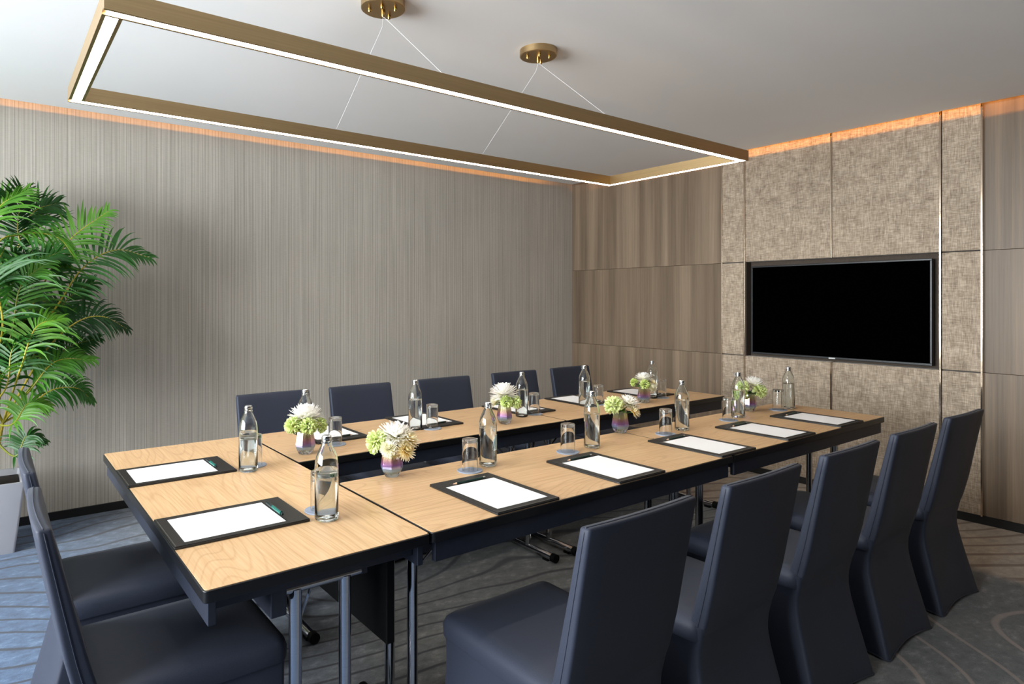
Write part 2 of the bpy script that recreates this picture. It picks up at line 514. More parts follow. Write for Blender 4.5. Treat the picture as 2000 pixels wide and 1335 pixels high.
def rrect(hx, y0, y1, r, k=4, m=6, inset=0.0):
    """rounded rectangle ring, counter-clockwise, sides may bow inwards by inset; returns (x,y,t) with t=sin along side"""
    pts = []
    cs = [((hx - r, y1 - r), 0), ((-hx + r, y1 - r), 90), ((-hx + r, y0 + r), 180), ((hx - r, y0 + r), 270)]
    for q in range(4):
        (cx, cy), a0 = cs[q]
        for i in range(k + 1):
            a = math.radians(a0 + 90 * i / k)
            pts.append((cx + r * math.cos(a), cy + r * math.sin(a), 0.0))
        (nx, ny), a1 = cs[(q + 1) % 4]
        ae = math.radians(a0 + 90)
        p0 = (cx + r * math.cos(ae), cy + r * math.sin(ae)); p1 = (nx + r * math.cos(ae), ny + r * math.sin(ae))
        for i in range(1, m):
            t = i / m; s_ = math.sin(PI * t)
            pts.append((p0[0] + (p1[0] - p0[0]) * t - math.cos(ae) * inset * s_, p0[1] + (p1[1] - p0[1]) * t - math.sin(ae) * inset * s_, s_))
    return pts
def lerp_tab(tab, z):
    if z >= tab[0][0]: return tab[0][1:]
    for (a, b) in zip(tab, tab[1:]):
        if z >= b[0]:
            t = (z - b[0]) / (a[0] - b[0])
            return tuple(b[i] + (a[i] - b[i]) * t for i in range(1, len(a)))
    return tab[-1][1:]

# ------------------------------------------------------------------ room
YW, XW = 4.738, 4.933          # papered wall plane, screen wall plane
YB = -1.9                      # wall behind the camera
CEIL, GAP, TOP = 2.5685, 0.083, 2.76
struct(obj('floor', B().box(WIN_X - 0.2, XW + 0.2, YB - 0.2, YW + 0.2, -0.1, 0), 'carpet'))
struct(obj('wall_back', B().box(WIN_X - 0.2, XW + 0.2, YW, YW + 0.15, 0, TOP), 'wallcover'))
wall_right = struct(obj('wall_right', B().box(XW + 0.06, XW + 0.2, YB - 0.15, YW, 0, TOP), 'black_rubber'))
struct(obj('wall_front', B().box(WIN_X - 0.2, XW + 0.2, YB - 0.15, YB, 0, TOP), 'dark_wall'))
# window wall: piers, sill and head around one wide opening
WY0, WY1, WZ0, WZ1 = 0.15, 4.12, 0.66, 2.50
wb = B()
wb.box(WIN_X - 0.15, WIN_X, YB, WY0, 0, TOP).box(WIN_X - 0.15, WIN_X, WY1, YW, 0, TOP)
wb.box(WIN_X - 0.15, WIN_X, WY0, WY1, 0, WZ0).box(WIN_X - 0.15, WIN_X, WY0, WY1, WZ1, TOP)
struct(obj('wall_left', wb, 'dark_wall'))
win = bpy.data.objects.new('window_1', None); COL.objects.link(win); win.location = (WIN_X, WY0, WZ0); struct(win)
fb = B()
def wbox(y0, y1, z0, z1, x0=-0.1, x1=-0.04): return (x0, x1, y0 - WY0, y1 - WY0, z0 - WZ0, z1 - WZ0)
fb.box(*wbox(WY0, WY1, WZ0, WZ0 + 0.05)).box(*wbox(WY0, WY1, WZ1 - 0.05, WZ1))
fb.box(*wbox(WY0, WY0 + 0.05, WZ0 + 0.05, WZ1 - 0.05)).box(*wbox(WY1 - 0.05, WY1, WZ0 + 0.05, WZ1 - 0.05))
obj('window_frame', fb, 'white_paint', win)
nP = 4; pw = (WY1 - WY0 - 0.1) / nP
for i in range(1, nP):
    yy = WY0 + 0.05 + pw * i
    obj('mullion', B().box(*wbox(yy - 0.02, yy + 0.02, WZ0 + 0.05, WZ1 - 0.05)), 'white_paint', win)
for i in range(nP):
    y0 = WY0 + 0.05 + pw * i + 0.02; y1 = y0 + pw - 0.04
    obj('pane', B().box(*wbox(y0, y1, WZ0 + 0.05, WZ1 - 0.05, -0.074, -0.068)), 'pane', win)
# ceiling board stopping short of two walls, slab above it
struct(obj('ceiling', B().box(WIN_X, XW - GAP, YB, YW - GAP, CEIL, CEIL + 0.006), 'ceiling'))
struct(obj('trim_2', B().box(WIN_X - 0.2, XW + 0.2, YB - 0.15, YW + 0.15, TOP, TOP + 0.1), 'cavity'))
struct(obj('trim_1', B().box(WIN_X, XW - 0.42, YW - 0.43, YW - 0.41, CEIL + 0.006, TOP).box(XW - 0.43, XW - 0.41, YB, YW - 0.41, CEIL + 0.006, TOP), 'cavity'))
struct(obj('baseboard_back', B().box(WIN_X, XW, YW - 0.012, YW, 0, 0.052), 'baseboard'))
struct(obj('baseboard_right', B().box(XW - 0.012, XW + 0.06, YB, YW - 0.012, 0, 0.050), 'baseboard'))
# cove light strips lying on the ceiling board
cl = obj('cove_light', B().box(WIN_X + 0.05, XW - 0.45, YW - 0.205, YW - 0.19, CEIL + 0.034, CEIL + 0.048), 'cove_dim')
tag(cl, 'amber light strip hidden in the ceiling gap above the striped papered wall', 'light strip', 'cove light strips')
cl = obj('cove_light', B().box(XW - 0.205, XW - 0.19, YB + 0.05, YW - 0.45, CEIL + 0.104, CEIL + 0.118), 'cove_led')
tag(cl, 'amber light strip hidden in the ceiling gap above the screen wall', 'light strip', 'cove light strips')

# ------------------------------------------------------------------ screen wall: panels and metal strips
def panel(name, y0, y1, z0, z1, proud, mat, bev, g=0.0025):
    o = obj(name, B().box(-proud, 0.06, y0 + g, y1 - g, z0 + g, z1 - g), mat, wall_right, bevel=bev, seg=2)
    o.location = (XW, 0, 0)
    return o
ROWS = [(0.05, 0.930), (0.930, 1.682), (1.682, TOP)]
for (y0, y1) in ((3.867, 4.738), (3.017, 3.867), (0.437, 1.287), (-0.413, 0.437), (-1.263, -0.413), (YB, -1.263)):
    for (z0, z1) in ROWS:
        panel('wood_panel', y0, y1, z0, z1, 0.0, 'woodwall', 0.001, 0.0011)
for (y0, y1) in ((2.824, 3.017), (1.287, 1.496)):
    for (z0, z1) in ROWS:
        panel('fabric_panel', y0, y1, z0, z1, 0.022, 'fabric', 0.006, 0.003)
for (y0, y1) in ((2.164, 2.816), (1.504, 2.156)):
    for (z0, z1) in (ROWS[0], ROWS[2]):
        panel('fabric_panel', y0, y1, z0, z1, 0.022, 'fabric', 0.006, 0.001)
nb = obj('niche_lining', B().box(0.052, 0.06, 1.504, 2.816, 0.930, 1.682).box(-0.02, 0.052, 2.806, 2.815, 0.931, 1.681).box(-0.02, 0.052, 1.505, 1.514, 0.931, 1.681), 'niche', wall_right); nb.location = (XW, 0, 0)
for y, segs in ((2.820, [(0.05, TOP)]), (2.160, [(0.05, 0.930), (1.682, TOP)]), (1.500, [(0.05, TOP)]), (1.287, [(0.05, TOP)]), (3.017, [(0.05, TOP)])):
    for z0, z1 in segs:
        w = 0.005
        o = obj('metal_strip', B().box(-0.028, 0.05, y - w, y + w, z0, z1), 'strip', wall_right, bevel=0.001, seg=1); o.location = (XW, 0, 0)

# television in the niche
tvy0, tvy1, tvz0, tvz1 = 1.548, 2.770, 0.950, 1.646
tv = thing('television', 'large black flat screen television set into the fabric wall panels', 'television', (XW, (tvy0 + tvy1) / 2, (tvz0 + tvz1) / 2))
hy, hz = (tvy1 - tvy0) / 2, (tvz1 - tvz0) / 2
bz = B(); bw = 0.012
bz.box(-0.012, 0.03, -hy, hy, -hz, -hz + bw * 1.2).box(-0.012, 0.03, -hy, hy, hz - bw, hz)
bz.box(-0.012, 0.03, -hy, -hy + bw, -hz + bw * 1.2, hz - bw).box(-0.012, 0.03, hy - bw, hy, -hz + bw * 1.2, hz - bw)
obj('bezel', bz, 'bezel', tv, bevel=0.002)
obj('screen', B().box(-0.006, 0.026, -hy + bw, hy - bw, -hz + bw * 1.2, hz - bw), 'screen', tv)
obj('housing', B().box(0.0301, 0.044, -hy + 0.05, hy - 0.05, -hz + 0.05, hz - 0.05), 'black_rubber', tv)
obj('badge', B().box(-0.014, -0.011, -0.022, 0.022, -hz + 0.001, -hz + 0.010), 'badge', tv)

# ------------------------------------------------------------------ pendant light
PX0, PX1, PY0, PY1, PZ, PH, PWD = 0.2256, 3.154, 1.7886, 2.7117, 2.0936, 0.052, 0.048
CANX, CANY = (1.2686, 2.113), 2.250
pl = thing('pendant_light', 'long rectangular bronze pendant frame with a glowing strip underneath', 'pendant light', ((PX0 + PX1) / 2, (PY0 + PY1) / 2, PZ))
px, py = (PX1 - PX0) / 2, (PY1 - PY0) / 2
def beam(x0, x1, y0, y1):
    e = 0.0095
    b = B()
    b.box(x0, x1, y0, y1, 0.006, PH)
    if (x1 - x0) > (y1 - y0):
        b.box(x0, x1, y0, y0 + e, 0, 0.006).box(x0, x1, y1 - e, y1, 0, 0.006)
    else:
        b.box(x0, x0 + e, y0, y1, 0, 0.006).box(x1 - e, x1, y0, y1, 0, 0.006)
    return b
W_ = PWD
obj('beam', beam(-px, px, -py, -py + W_), 'brass', pl)
obj('beam', beam(-px, px, py - W_, py), 'brass', pl)
obj('beam', beam(-px, -px + W_, -py + W_, py - W_), 'brass', pl)
obj('beam', beam(px - W_, px, -py + W_, py - W_), 'brass', pl)
e = 0.0097
obj('diffuser', B().box(-px + e, px - e, -py + e, -py + W_ - e, 0.0005, 0.0058), 'led', pl)
obj('diffuser', B().box(-px + e, px - e, py - W_ + e, py - e, 0.0005, 0.0058), 'led', pl)
obj('diffuser', B().box(-px + e, -px + W_ - e, -py + W_ - e, py - W_ + e, 0.0005, 0.0058), 'led', pl)
obj('diffuser', B().box(px - W_ + e, px - e, -py + W_ - e, py - W_ + e, 0.0005, 0.0058), 'led', pl)
for cx in CANX:
    lx, ly, lz = cx - (PX0 + PX1) / 2, CANY - (PY0 + PY1) / 2, CEIL - PZ
    cn = obj('canopy', B().lathe([(0, -0.032), (0.084, -0.032), (0.088, -0.029), (0.088, 0), (0, 0)], 40), 'brass', pl, smooth=True, loc=(lx, ly, lz - 0.0002), angle=30)
    for (sx, sy) in ((-0.05, 0.02), (0.0, 0.0), (0.03, -0.045), (0.045, 0.03), (-0.025, -0.035)):
        r = 0.007 if (sx or sy) else 0.009; hgt = 0.016 if (sx or sy) else 0.03
        obj('stud', B().lathe([(0, -0.032 - hgt), (r * 0.6, -0.032 - hgt), (r, -0.032 - hgt * 0.7), (r, -0.032), (0, -0.032)], 12), 'gold', cn, smooth=True, loc=(sx, sy, 0))
    obj('wire', B().tube([(lx, ly, lz - 0.06), (lx + 0.012, ly + 0.03, lz - 0.09), (lx, py - W_ / 2, PH)], 0.0008, 6), 'white_paint', pl)
    obj('wire', B().tube([(lx, ly, lz - 0.06), (lx + 0.012, ly - 0.03, lz - 0.09), (lx, -py + W_ / 2, PH)], 0.0008, 6), 'white_paint', pl)

# ------------------------------------------------------------------ folding tables
TZ = 0.745
def rounded(hx, hy, r, k=4):
    return [(x, y) for x, y, _ in rrect(hx, -hy, hy, r, k, 1)]
def table(L, W, label, loc, rz, legs, modesty=False, foot=(-0.235, 0.235), loff=0.0):
    t = thing('folding_table', label, 'table', loc, rz, 'folding conference tables')
    hx, hy = L / 2, W / 2
    obj('edge_band', B().prism(rounded(hx, hy, 0.012), TZ - 0.030, TZ - 0.0012), 'black_edge', t, bevel=0.003)
    obj('tabletop', B().prism(rounded(hx - 0.0035, hy - 0.0035, 0.010), TZ - 0.02, TZ), 'oak', t)
    ah = 0.058
    for s in (-1, 1):
        obj('apron', B().box(-hx + 0.018, hx - 0.018, s * (hy - 0.022) - 0.009, s * (hy - 0.022) + 0.009, TZ - 0.030 - ah, TZ - 0.0301), 'black_metal', t, bevel=0.002)
        obj('apron', B().box(s * (hx - 0.05) - 0.008, s * (hx - 0.05) + 0.008, -hy + 0.032, hy - 0.032, TZ - 0.030 - ah * 0.6, TZ - 0.0301), 'black_metal', t, bevel=0.002)
    for lx in legs:
        inward = 1 if lx < 0 else -1
        obj('crossbar', B().tube([(lx, loff - 0.12, 0.648), (lx, loff + 0.12, 0.648)], 0.013, 12), 'chrome', t, smooth=True)
        for sy in (loff - 0.069, loff + 0.069):
            obj('leg', B().tube([(lx, sy, 0.03), (lx, sy, 0.646)], 0.0165, 14), 'chrome', t, smooth=True)
            obj('bracket', B().box(lx - 0.014, lx + 0.014, loff + (sy - loff) * 1.75 - 0.008, loff + (sy - loff) * 1.75 + 0.008, 0.64, TZ - 0.0301), 'black_metal', t)
        ft = obj('foot', B().tube([(lx, foot[0], 0.026), (lx, foot[1], 0.026)], 0.019, 14), 'chrome', t, smooth=True)
        for s in (-1, 1):
            obj('foot_cap', B().tube([(lx, foot[s > 0] - s * 0.002, 0.0265), (lx, foot[s > 0] + s * 0.027, 0.0265)], 0.0225, 14), 'black_rubber', ft, smooth=True)
            obj('foot_pad', B().box(lx - 0.014, lx + 0.014, foot[s > 0] - s * 0.045 - 0.02, foot[s > 0] - s * 0.045 + 0.02, 0.0, 0.012), 'black_rubber', ft)
        obj('brace', B().tube([(lx, 0.0, 0.64), (lx + inward * 0.05, 0.01, 0.54), (lx + inward * 0.07, 0.015, 0.518), (lx + inward * 0.09, 0.015, 0.525), (lx + inward * 0.30, 0.015, 0.70), (lx + inward * 0.33, 0.015, TZ - 0.0301)], 0.0045, 8), 'chrome', t, smooth=True)
    if modesty:
        obj('modesty_panel', B().box(-hx + 0.09, hx - 0.09, -hy + 0.06, -hy + 0.085, 0.43, TZ - 0.0301), 'black_rubber', t, bevel=0.003)
        obj('rail', B().box(-hx + 0.06, hx - 0.06, 0.085, 0.125, 0.610, TZ - 0.0301), 'black_metal', t, bevel=0.003)
    return t
TAB = dict(left=(0.668, 2.2195), n1=(1.7045, 1.741), n2=(3.183, 1.741), f1=(1.7045, 2.689), f2=(3.183, 2.689))
table(1.545, 0.590, 'oak-topped folding table set crosswise at the open left end of the rows', (*TAB['left'], 0), PI / 2, (-0.66, 0.66), True, loff=-0.026)
table(1.473, 0.588, 'oak-topped folding table nearest the viewer in the near row', (*TAB['n1'], 0), 0, (-0.66, 0.66), foot=(-0.145, 0.235))
table(1.473, 0.588, 'oak-topped folding table of the near row beside the television wall', (*TAB['n2'], 0), 0, (-0.64, 0.66), foot=(-0.145, 0.235))
table(1.473, 0.606, 'oak-topped folding table of the far row next to the crosswise table', (*TAB['f1'], 0), 0, (-0.66, 0.68), foot=(-0.26, 0.17))
table(1.473, 0.606, 'oak-topped folding table of the far row beside the wood panelled wall', (*TAB['f2'], 0), 0, (-0.64, 0.68), foot=(-0.26, 0.17))

# ------------------------------------------------------------------ chairs
def make_chair():
    t = thing('banquet_chair', '', 'chair')
    # backrest: z, outer y, half width, thickness, bow
    tab = [(0.867, -0.298, 0.2040, 0.031, 0.008), (0.70, -0.268, 0.2035, 0.038, 0.008), (0.55, -0.241, 0.2025, 0.046, 0.007),
           (0.46, -0.221, 0.2000, 0.050, 0.004), (0.40, -0.202, 0.1965, 0.046, 0.0), (0.36, -0.182, 0.194, 0.044, 0.0)]
    def back_ring(z, shrink=0.0):
        yo, hw, th, bow = lerp_tab(tab, z)
        pts = []
        for x, y, _ in rrect(hw - shrink, shrink, th - shrink, max(0.0085 - shrink * 0.6, 0.003), 4, 8):
            u = x / hw
            pts.append((x, yo + y - bow * (1 - u * u), z))
        return pts
    zs = [0.36 + (0.861 - 0.36) * i / 16 for i in range(17)]
    rings = [back_ring(z) for z in zs]
    rings += [[(p[0], p[1], p[2]) for p in back_ring(0.865, 0.002)], back_ring(0.867, 0.006)]
    bk = obj('backrest', B().loft(rings), 'chair', t, smooth=True, angle=60)
    yo = lambda z: lerp_tab(tab, z)
    path = []
    zz = [0.42 + (0.855 - 0.42) * i / 10 for i in range(11)]
    for z in zz: path.append((-yo(z)[1] - 0.0004, yo(z)[0] + yo(z)[2] * 0.45, z))
    for i in range(13):
        u = -1 + 2 * i / 12; a = yo(0.867)
        path.append((u * (a[1] - 0.004), a[0] + a[2] * 0.45 - a[3] * (1 - u * u), 0.8672))
    for z in reversed(zz): path.append((yo(z)[1] + 0.0004, yo(z)[0] + yo(z)[2] * 0.45, z))
    obj('piping', B().tube(path, 0.0016, 6), 'chair', bk, smooth=True)
    # seat cushion
    st = [(0.395, 0.0), (0.40, -0.002), (0.43, -0.003), (0.448, 0.003), (0.458, 0.016), (0.463, 0.05), (0.464, 0.12)]
    rings = []
    for z, s_ in st:
        rings.append([(x, y, z) for x, y, _ in rrect(0.208 - s_, -0.200 + s_, 0.280 - s_, max(0.03 - s_ * 0.2, 0.008), 4, 7)])
    obj('seat', B().loft(rings), 'chair', t, smooth=True, angle=60)
    # skirt stretched down to the four feet
    sk = [(0.44, 0.203, -0.212, 0.274, 0.0), (0.40, 0.199, -0.204, 0.274, 0.0), (0.36, 0.1965, -0.196, 0.274, 0.002), (0.32, 0.196, -0.196, 0.274, 0.004), (0.28, 0.197, -0.202, 0.275, 0.006), (0.20, 0.201, -0.222, 0.276, 0.010),
          (0.10, 0.209, -0.248, 0.280, 0.013), (0.03, 0.2165, -0.266, 0.284, 0.015), (0.004, 0.2185, -0.272, 0.286, 0.016)]
    rings = []
    for i in range(19):
        z = 0.44 + (0.004 - 0.44) * i / 18
        hw, yb, yf, ins = lerp_tab(sk, z)
        lift = 0.014 * max(0, 1 - z / 0.2) ** 1.5
        rings.append([(x, y, z + lift * s_) for x, y, s_ in rrect(hw, yb, yf, 0.011, 4, 9, ins)])
    obj('skirt', B().loft(rings[::-1], False, True), 'chair', t, smooth=True, angle=60)
    hem = [(x, y, 0.006 + 0.014 * s_) for x, y, s_ in rrect(0.2192, -0.2727, 0.2867, 0.011, 4, 9, 0.016)]
    obj('hem', B().tube(hem + hem[:1], 0.0028, 6), 'chair', t, smooth=True)
    return t
chair0 = make_chair(); used = []
NX = [1.276, 1.832, 2.407, 2.972, 3.556]
near_l = ['navy covered chair nearest the viewer on the near side of the tables', 'navy covered chair second from the viewer along the near side',
          'navy covered chair in the middle of the five along the near side', 'navy covered chair second from the television wall on the near side',
          'navy covered chair closest to the television wall on the near side']
for i, x in enumerate(NX):
    place(chair0, used, (x, 1.275, 0), [0.0, 0.01, 0.0, 0.0, -0.02][i], near_l[i], 'navy chairs around the tables')
FX = [1.261, 1.797, 2.400, 3.013, 3.580]
far_l = ['navy covered chair on the far side nearest the palm', 'navy covered chair second from the palm on the far side against the papered wall',
         'navy covered chair in the middle of the far side row', 'navy covered chair second from the wood panelled wall on the far side', 'navy covered chair on the far side nearest the wood panelled wall']
for i, x in enumerate(FX):
    place(chair0, used, (x, 3.455 - 0.298 + 0.02, 0), PI + [0.0, 0.01, -0.01, 0.0, 0.02][i], far_l[i], 'navy chairs around the tables')
place(chair0, used, (0.378, 1.895, 0), -PI / 2, 'navy covered chair at the left table end, in the bottom left corner of the photo', 'navy chairs around the tables')
place(chair0, used, (0.375, 2.480, 0), -PI / 2, 'navy covered chair at the left table end, the one nearer the palm planter', 'navy chairs around the tables')

# ------------------------------------------------------------------ desk pads, paper, pencils and pens
def make_pad():
    t = thing('desk_pad', '', 'desk pad')
    hx, hy = 0.128, 0.1825
    bd = obj('board', B().prism(rounded(hx, hy, 0.006), 0.0, 0.006), 'leather', t, bevel=0.0015)
    # raised border: wide strip at the far side, rails at the sides, strip at the sitter's side
    obj('flap', B().box(-hx + 0.002, hx - 0.002, hy - 0.060, hy - 0.002, 0.006, 0.0085), 'leather', t, bevel=0.001)
    obj('lip', B().box(-hx + 0.002, hx - 0.002, -hy + 0.002, -hy + 0.029, 0.006, 0.0085), 'leather', t, bevel=0.001)
    for s in (-1, 1):
        x0, x1 = sorted((s * (hx - 0.002), s * (hx - 0.024)))
        obj('rail', B().box(x0, x1, -hy + 0.0292, hy - 0.0602, 0.006, 0.0082), 'leather', t, bevel=0.001)
    sb = B()
    n = 40
    for i in range(n):
        x = -hx + 0.006 + (2 * hx - 0.012) * (i + 0.5) / n
        sb.box(x - 0.0018, x + 0.0018, -hy + 0.005, -hy + 0.0062, 0.0083, 0.0089)
    obj('stitching', sb, 'stitch', t)
    return t
def make_paper():
    o = obj('paper_sheet', B().box(-0.1025, 0.1025, -0.135, 0.135, 0, 0.0012), 'paper')
    return tag(o, '', 'paper')
def make_pencil():
    t = thing('pencil', '', 'pencil')
    b = B(); b.tube([(-0.055, 0, 0.0036), (0.07, 0, 0.0036)], 0.0036, 6)
    obj('shaft', b, 'pencil', t)
    obj('tip', B().tube([(-0.055, 0, 0.0036), (-0.070, 0, 0.0036)], [0.0036, 0.0006], 6), 'pencil_wood', t)
    obj('band', B().tube([(0.06, 0, 0.0036), (0.0702, 0, 0.0036)], 0.0039, 8), 'silver', t)
    return t
def make_pen():
    t = thing('ballpoint_pen', '', 'pen')
    obj('barrel', B().tube([(-0.05, 0, 0.0055), (0.02, 0, 0.0055)], 0.0052, 12), 'pen', t, smooth=True)
    obj('grip', B().tube([(0.02, 0, 0.0055), (0.068, 0, 0.0055), (0.076, 0, 0.0055)], [0.0054, 0.0050, 0.0014], 12), 'pen_dark', t, smooth=True)
    obj('clip', B().box(-0.052, -0.012, -0.0015, 0.0015, 0.0110, 0.0125), 'pen_dark', t)
    obj('button', B().tube([(-0.062, 0, 0.0055), (-0.05, 0, 0.0055)], 0.0030, 10), 'pen_dark', t, smooth=True)
    return t
pad0, paper0, pencil0, pen0 = make_pad(), make_paper(), make_pencil(), make_pen()
up, upp, upc, upn = [], [], [], []
NP = [(1.328, 1.632), (1.871, 1.632), (2.492, 1.632), (3.016, 1.632), (3.530, 1.630)]
FP = [(1.283, 2.806), (1.822, 2.808), (2.472, 2.804), (2.978, 2.800), (3.555, 2.786)]
whoN = ['desk pad nearest the viewer', 'desk pad second from the viewer', 'middle desk pad', 'desk pad second from the television wall', 'desk pad closest to the television wall']
whoF = ['desk pad nearest the palm', 'desk pad second from the palm', 'middle desk pad', 'desk pad second from the wood wall', 'desk pad closest to the wood wall']
def setting(x, y, rz, where, writing, flip=False):
    place(pad0, up, (x, y, TZ), rz, 'black leather ' + where, 'desk pads on the tables')
    dy = -0.0155
    c, s = math.cos(rz), math.sin(rz)
    place(paper0, upp, (x - s * dy, y + c * dy, TZ + 0.00605), rz, 'white paper sheet on the ' + where, 'paper sheets on the desk pads')
    dy = 0.1825 - 0.057
    if writing == 'pencil':
        place(pencil0, upc, (x - s * dy, y + c * dy, TZ + 0.00855), rz + 0.03, 'dark green pencil on the ' + where, 'pencils on the desk pads')
    else:
        place(pen0, upn, (x - s * dy, y + c * dy, TZ + 0.00855), rz + PI, 'green pen on the ' + where, 'pens on the desk pads')
for i, (x, y) in enumerate(NP):
    setting(x, y, 0, whoN[i] + ' in the near row', 'pencil')
for i, (x, y) in enumerate(FP):
    setting(x, y, PI, whoF[i] + ' in the far row', 'pencil')
setting(0.5555, 1.855, -PI / 2, 'desk pad on the left end table nearer the viewer', 'pen')
setting(0.5525, 2.516, -PI / 2, 'desk pad on the left end table nearer the papered wall', 'pen')

# ------------------------------------------------------------------ bottles, tumblers, coasters
def make_bottle():
    t = thing('water_bottle', '', 'bottle')
    outer = [(0, 0.0), (0.029, 0.0), (0.0325, 0.0025), (0.034, 0.007), (0.034, 0.140), (0.0342, 0.143), (0.0342, 0.147), (0.0338, 0.155), (0.0326, 0.168), (0.0300, 0.181), (0.0257, 0.193), (0.0204, 0.204),
             (0.0162, 0.213), (0.0139, 0.220), (0.0131, 0.226), (0.0146, 0.228), (0.0146, 0.233), (0.013, 0.235), (0.0105, 0.235)]
    inner = [(0.0105, 0.222), (0.0134, 0.213), (0.0178, 0.203), (0.0232, 0.192), (0.0276, 0.180), (0.0302, 0.167), (0.0313, 0.154), (0.0317, 0.142), (0.0317, 0.011), (0.029, 0.008), (0, 0.006)]
    b = obj('glass_body', B().lathe(outer + inner, 32), 'glass_green', t, smooth=True, angle=50)
    w = [(0, 0.0063), (0.0288, 0.0083), (0.0316, 0.0112), (0.0316, 0.1415), (0.0312, 0.1455), (0, 0.1448)]
    obj('water', B().lathe(w, 32), 'water', t, smooth=True, angle=50)
    cp = obj('cap', B().lathe([(0, 0.2425), (0.010, 0.2420), (0.0128, 0.2395), (0.0138, 0.235), (0.0148, 0.2352), (0.0148, 0.2335), (0.0106, 0.2335), (0.0106, 0.226), (0, 0.226)], 20), 'silver', t, smooth=True, angle=35)
    obj('clip', B().tube([(0.0150, 0.0, 0.240), (0.0185, 0.004, 0.234), (0.0180, 0.006, 0.224), (0.0150, 0.006, 0.219), (0.0142, 0, 0.2185)], 0.0011, 6), 'silver', cp, smooth=True)
    obj('collar', B().lathe([(0.0135, 0.2205), (0.0150, 0.2205), (0.0150, 0.2235), (0.0135, 0.2235)], 20, True), 'silver', cp, smooth=True)
    return t
bottle0 = make_bottle(); ub = []
BOT = [((0.770, 2.375), 0.4, 'clear water bottle on the left end table near its far pad'),
       ((0.783, 1.719), 0.2, 'clear water bottle on the left end table, largest in the photo'),
       ((1.112, 2.662), 1.1, 'clear water bottle behind the flower vase at the far row corner nearest the palm'),
       ((1.677, 2.657), -2.6, 'clear water bottle on the far row, second from the palm'),
       ((2.328, 2.609), 0.9, 'clear water bottle behind a white and lime bouquet in the middle of the far row'),
       ((2.868, 2.655), 2.2, 'clear water bottle on the far row just right of the last far chair'),
       ((3.446, 2.605), 0.3, 'clear water bottle at the end of the far row by the wood wall'),
       ((1.537, 1.916), -2.2, 'clear water bottle on the near row nearest the viewer'),
       ((2.085, 1.887), 0.5, 'clear water bottle on the near row left of the lime and cream bouquet'),
       ((2.719, 1.882), 2.9, 'clear water bottle in the middle of the near row'),
       ((3.263, 1.909), 1.7, 'clear water bottle in front of the last bouquet of the near row'),
       ((3.762, 1.890), 2.7, 'clear water bottle at the end of the near row by the television')]
for (xy, rz, lab) in BOT:
    b_ = place(bottle0, ub, (*xy, TZ + 0.0002), rz, lab, 'water bottles on the tables')
    if 'second from the palm' in lab: bF2 = b_
    if 'near row nearest the viewer' in lab: bN1 = b_
    if 'last far chair' in lab: bF4 = b_
def sticker(bot, wx_dir):
    b = B(); vs = []; n = 20
    az0 = wx_dir - bot.rotation_euler[2]
    R = 0.0344
    rings = []
    for k in range(5):
        rr = k / 4
        rings.append([(R * math.cos(az0 + 0.85 * rr * math.cos(2 * PI * i / n)), R * math.sin(az0 + 0.85 * rr * math.cos(2 * PI * i / n)), 0.090 + 0.030 * rr * math.sin(2 * PI * i / n)) for i in range(n)])
    b.loft(rings[1:], True, False)
    o = obj('round_sticker', b, 'sticker', bot, smooth=True)
    sol = o.modifiers.new('thick', 'SOLIDIFY'); sol.thickness = 0.0003; sol.offset = 1
    return o
right_dir = YAW - PI / 2
sticker(bN1, right_dir - 0.15); sticker(bF4, right_dir - 0.15)

def make_tumbler():
    t = thing('glass_tumbler', '', 'tumbler')
    out = [(0, 0.116), (0.026, 0.116), (0.0285, 0.1145), (0.0290, 0.112), (0.0295, 0.0)]
    inn = [(0.0278, 0.0), (0.0270, 0.102), (0.0262, 0.104), (0, 0.104)]
    obj('glass_body', B().lathe((out + inn)[::-1], 32), 'glass', t, smooth=True, angle=50)
    return t
def make_coaster():
    t = thing('coaster', '', 'coaster')
    obj('disc', B().lathe([(0, 0), (0.046, 0), (0.047, 0.0012), (0.047, 0.0028), (0.046, 0.004), (0.043, 0.0035), (0, 0.0035)], 40), 'coaster', t, smooth=True, angle=30)
    return t
tum0, coa0 = make_tumbler(), make_coaster(); ut, uc = [], []
GL = [((0.812, 2.437), 'behind the bottle on the left end table, nearer the palm'), ((0.800, 1.800), 'behind the largest bottle on the left end table'),
      ((1.217, 2.582), 'on the far row beside the bouquet nearest the palm'), ((1.753, 2.623), 'on the far row, second from the palm'),
      ((2.431, 2.623), 'in the middle of the far row'), ((2.975, 2.640), 'on the far row between the last two far bottles'), ((3.509, 2.580), 'at the end of the far row by the wood wall'),
      ((1.432, 1.891), 'on the near row nearest the viewer'), ((1.935, 1.883), 'on the near row second from the viewer'), ((2.567, 1.865), 'in the middle of the near row'),
      ((3.131, 1.886), 'on the near row in front of the last bouquet'), ((3.656, 1.895), 'at the end of the near row by the television')]
for (xy, w) in GL:
    place(coa0, uc, (*xy, TZ), 0, 'grey round coaster ' + w, 'coasters on the tables')
    place(tum0, ut, (*xy, TZ + 0.0037), 0, 'upturned clear glass tumbler ' + w, 'upturned tumblers on the tables')

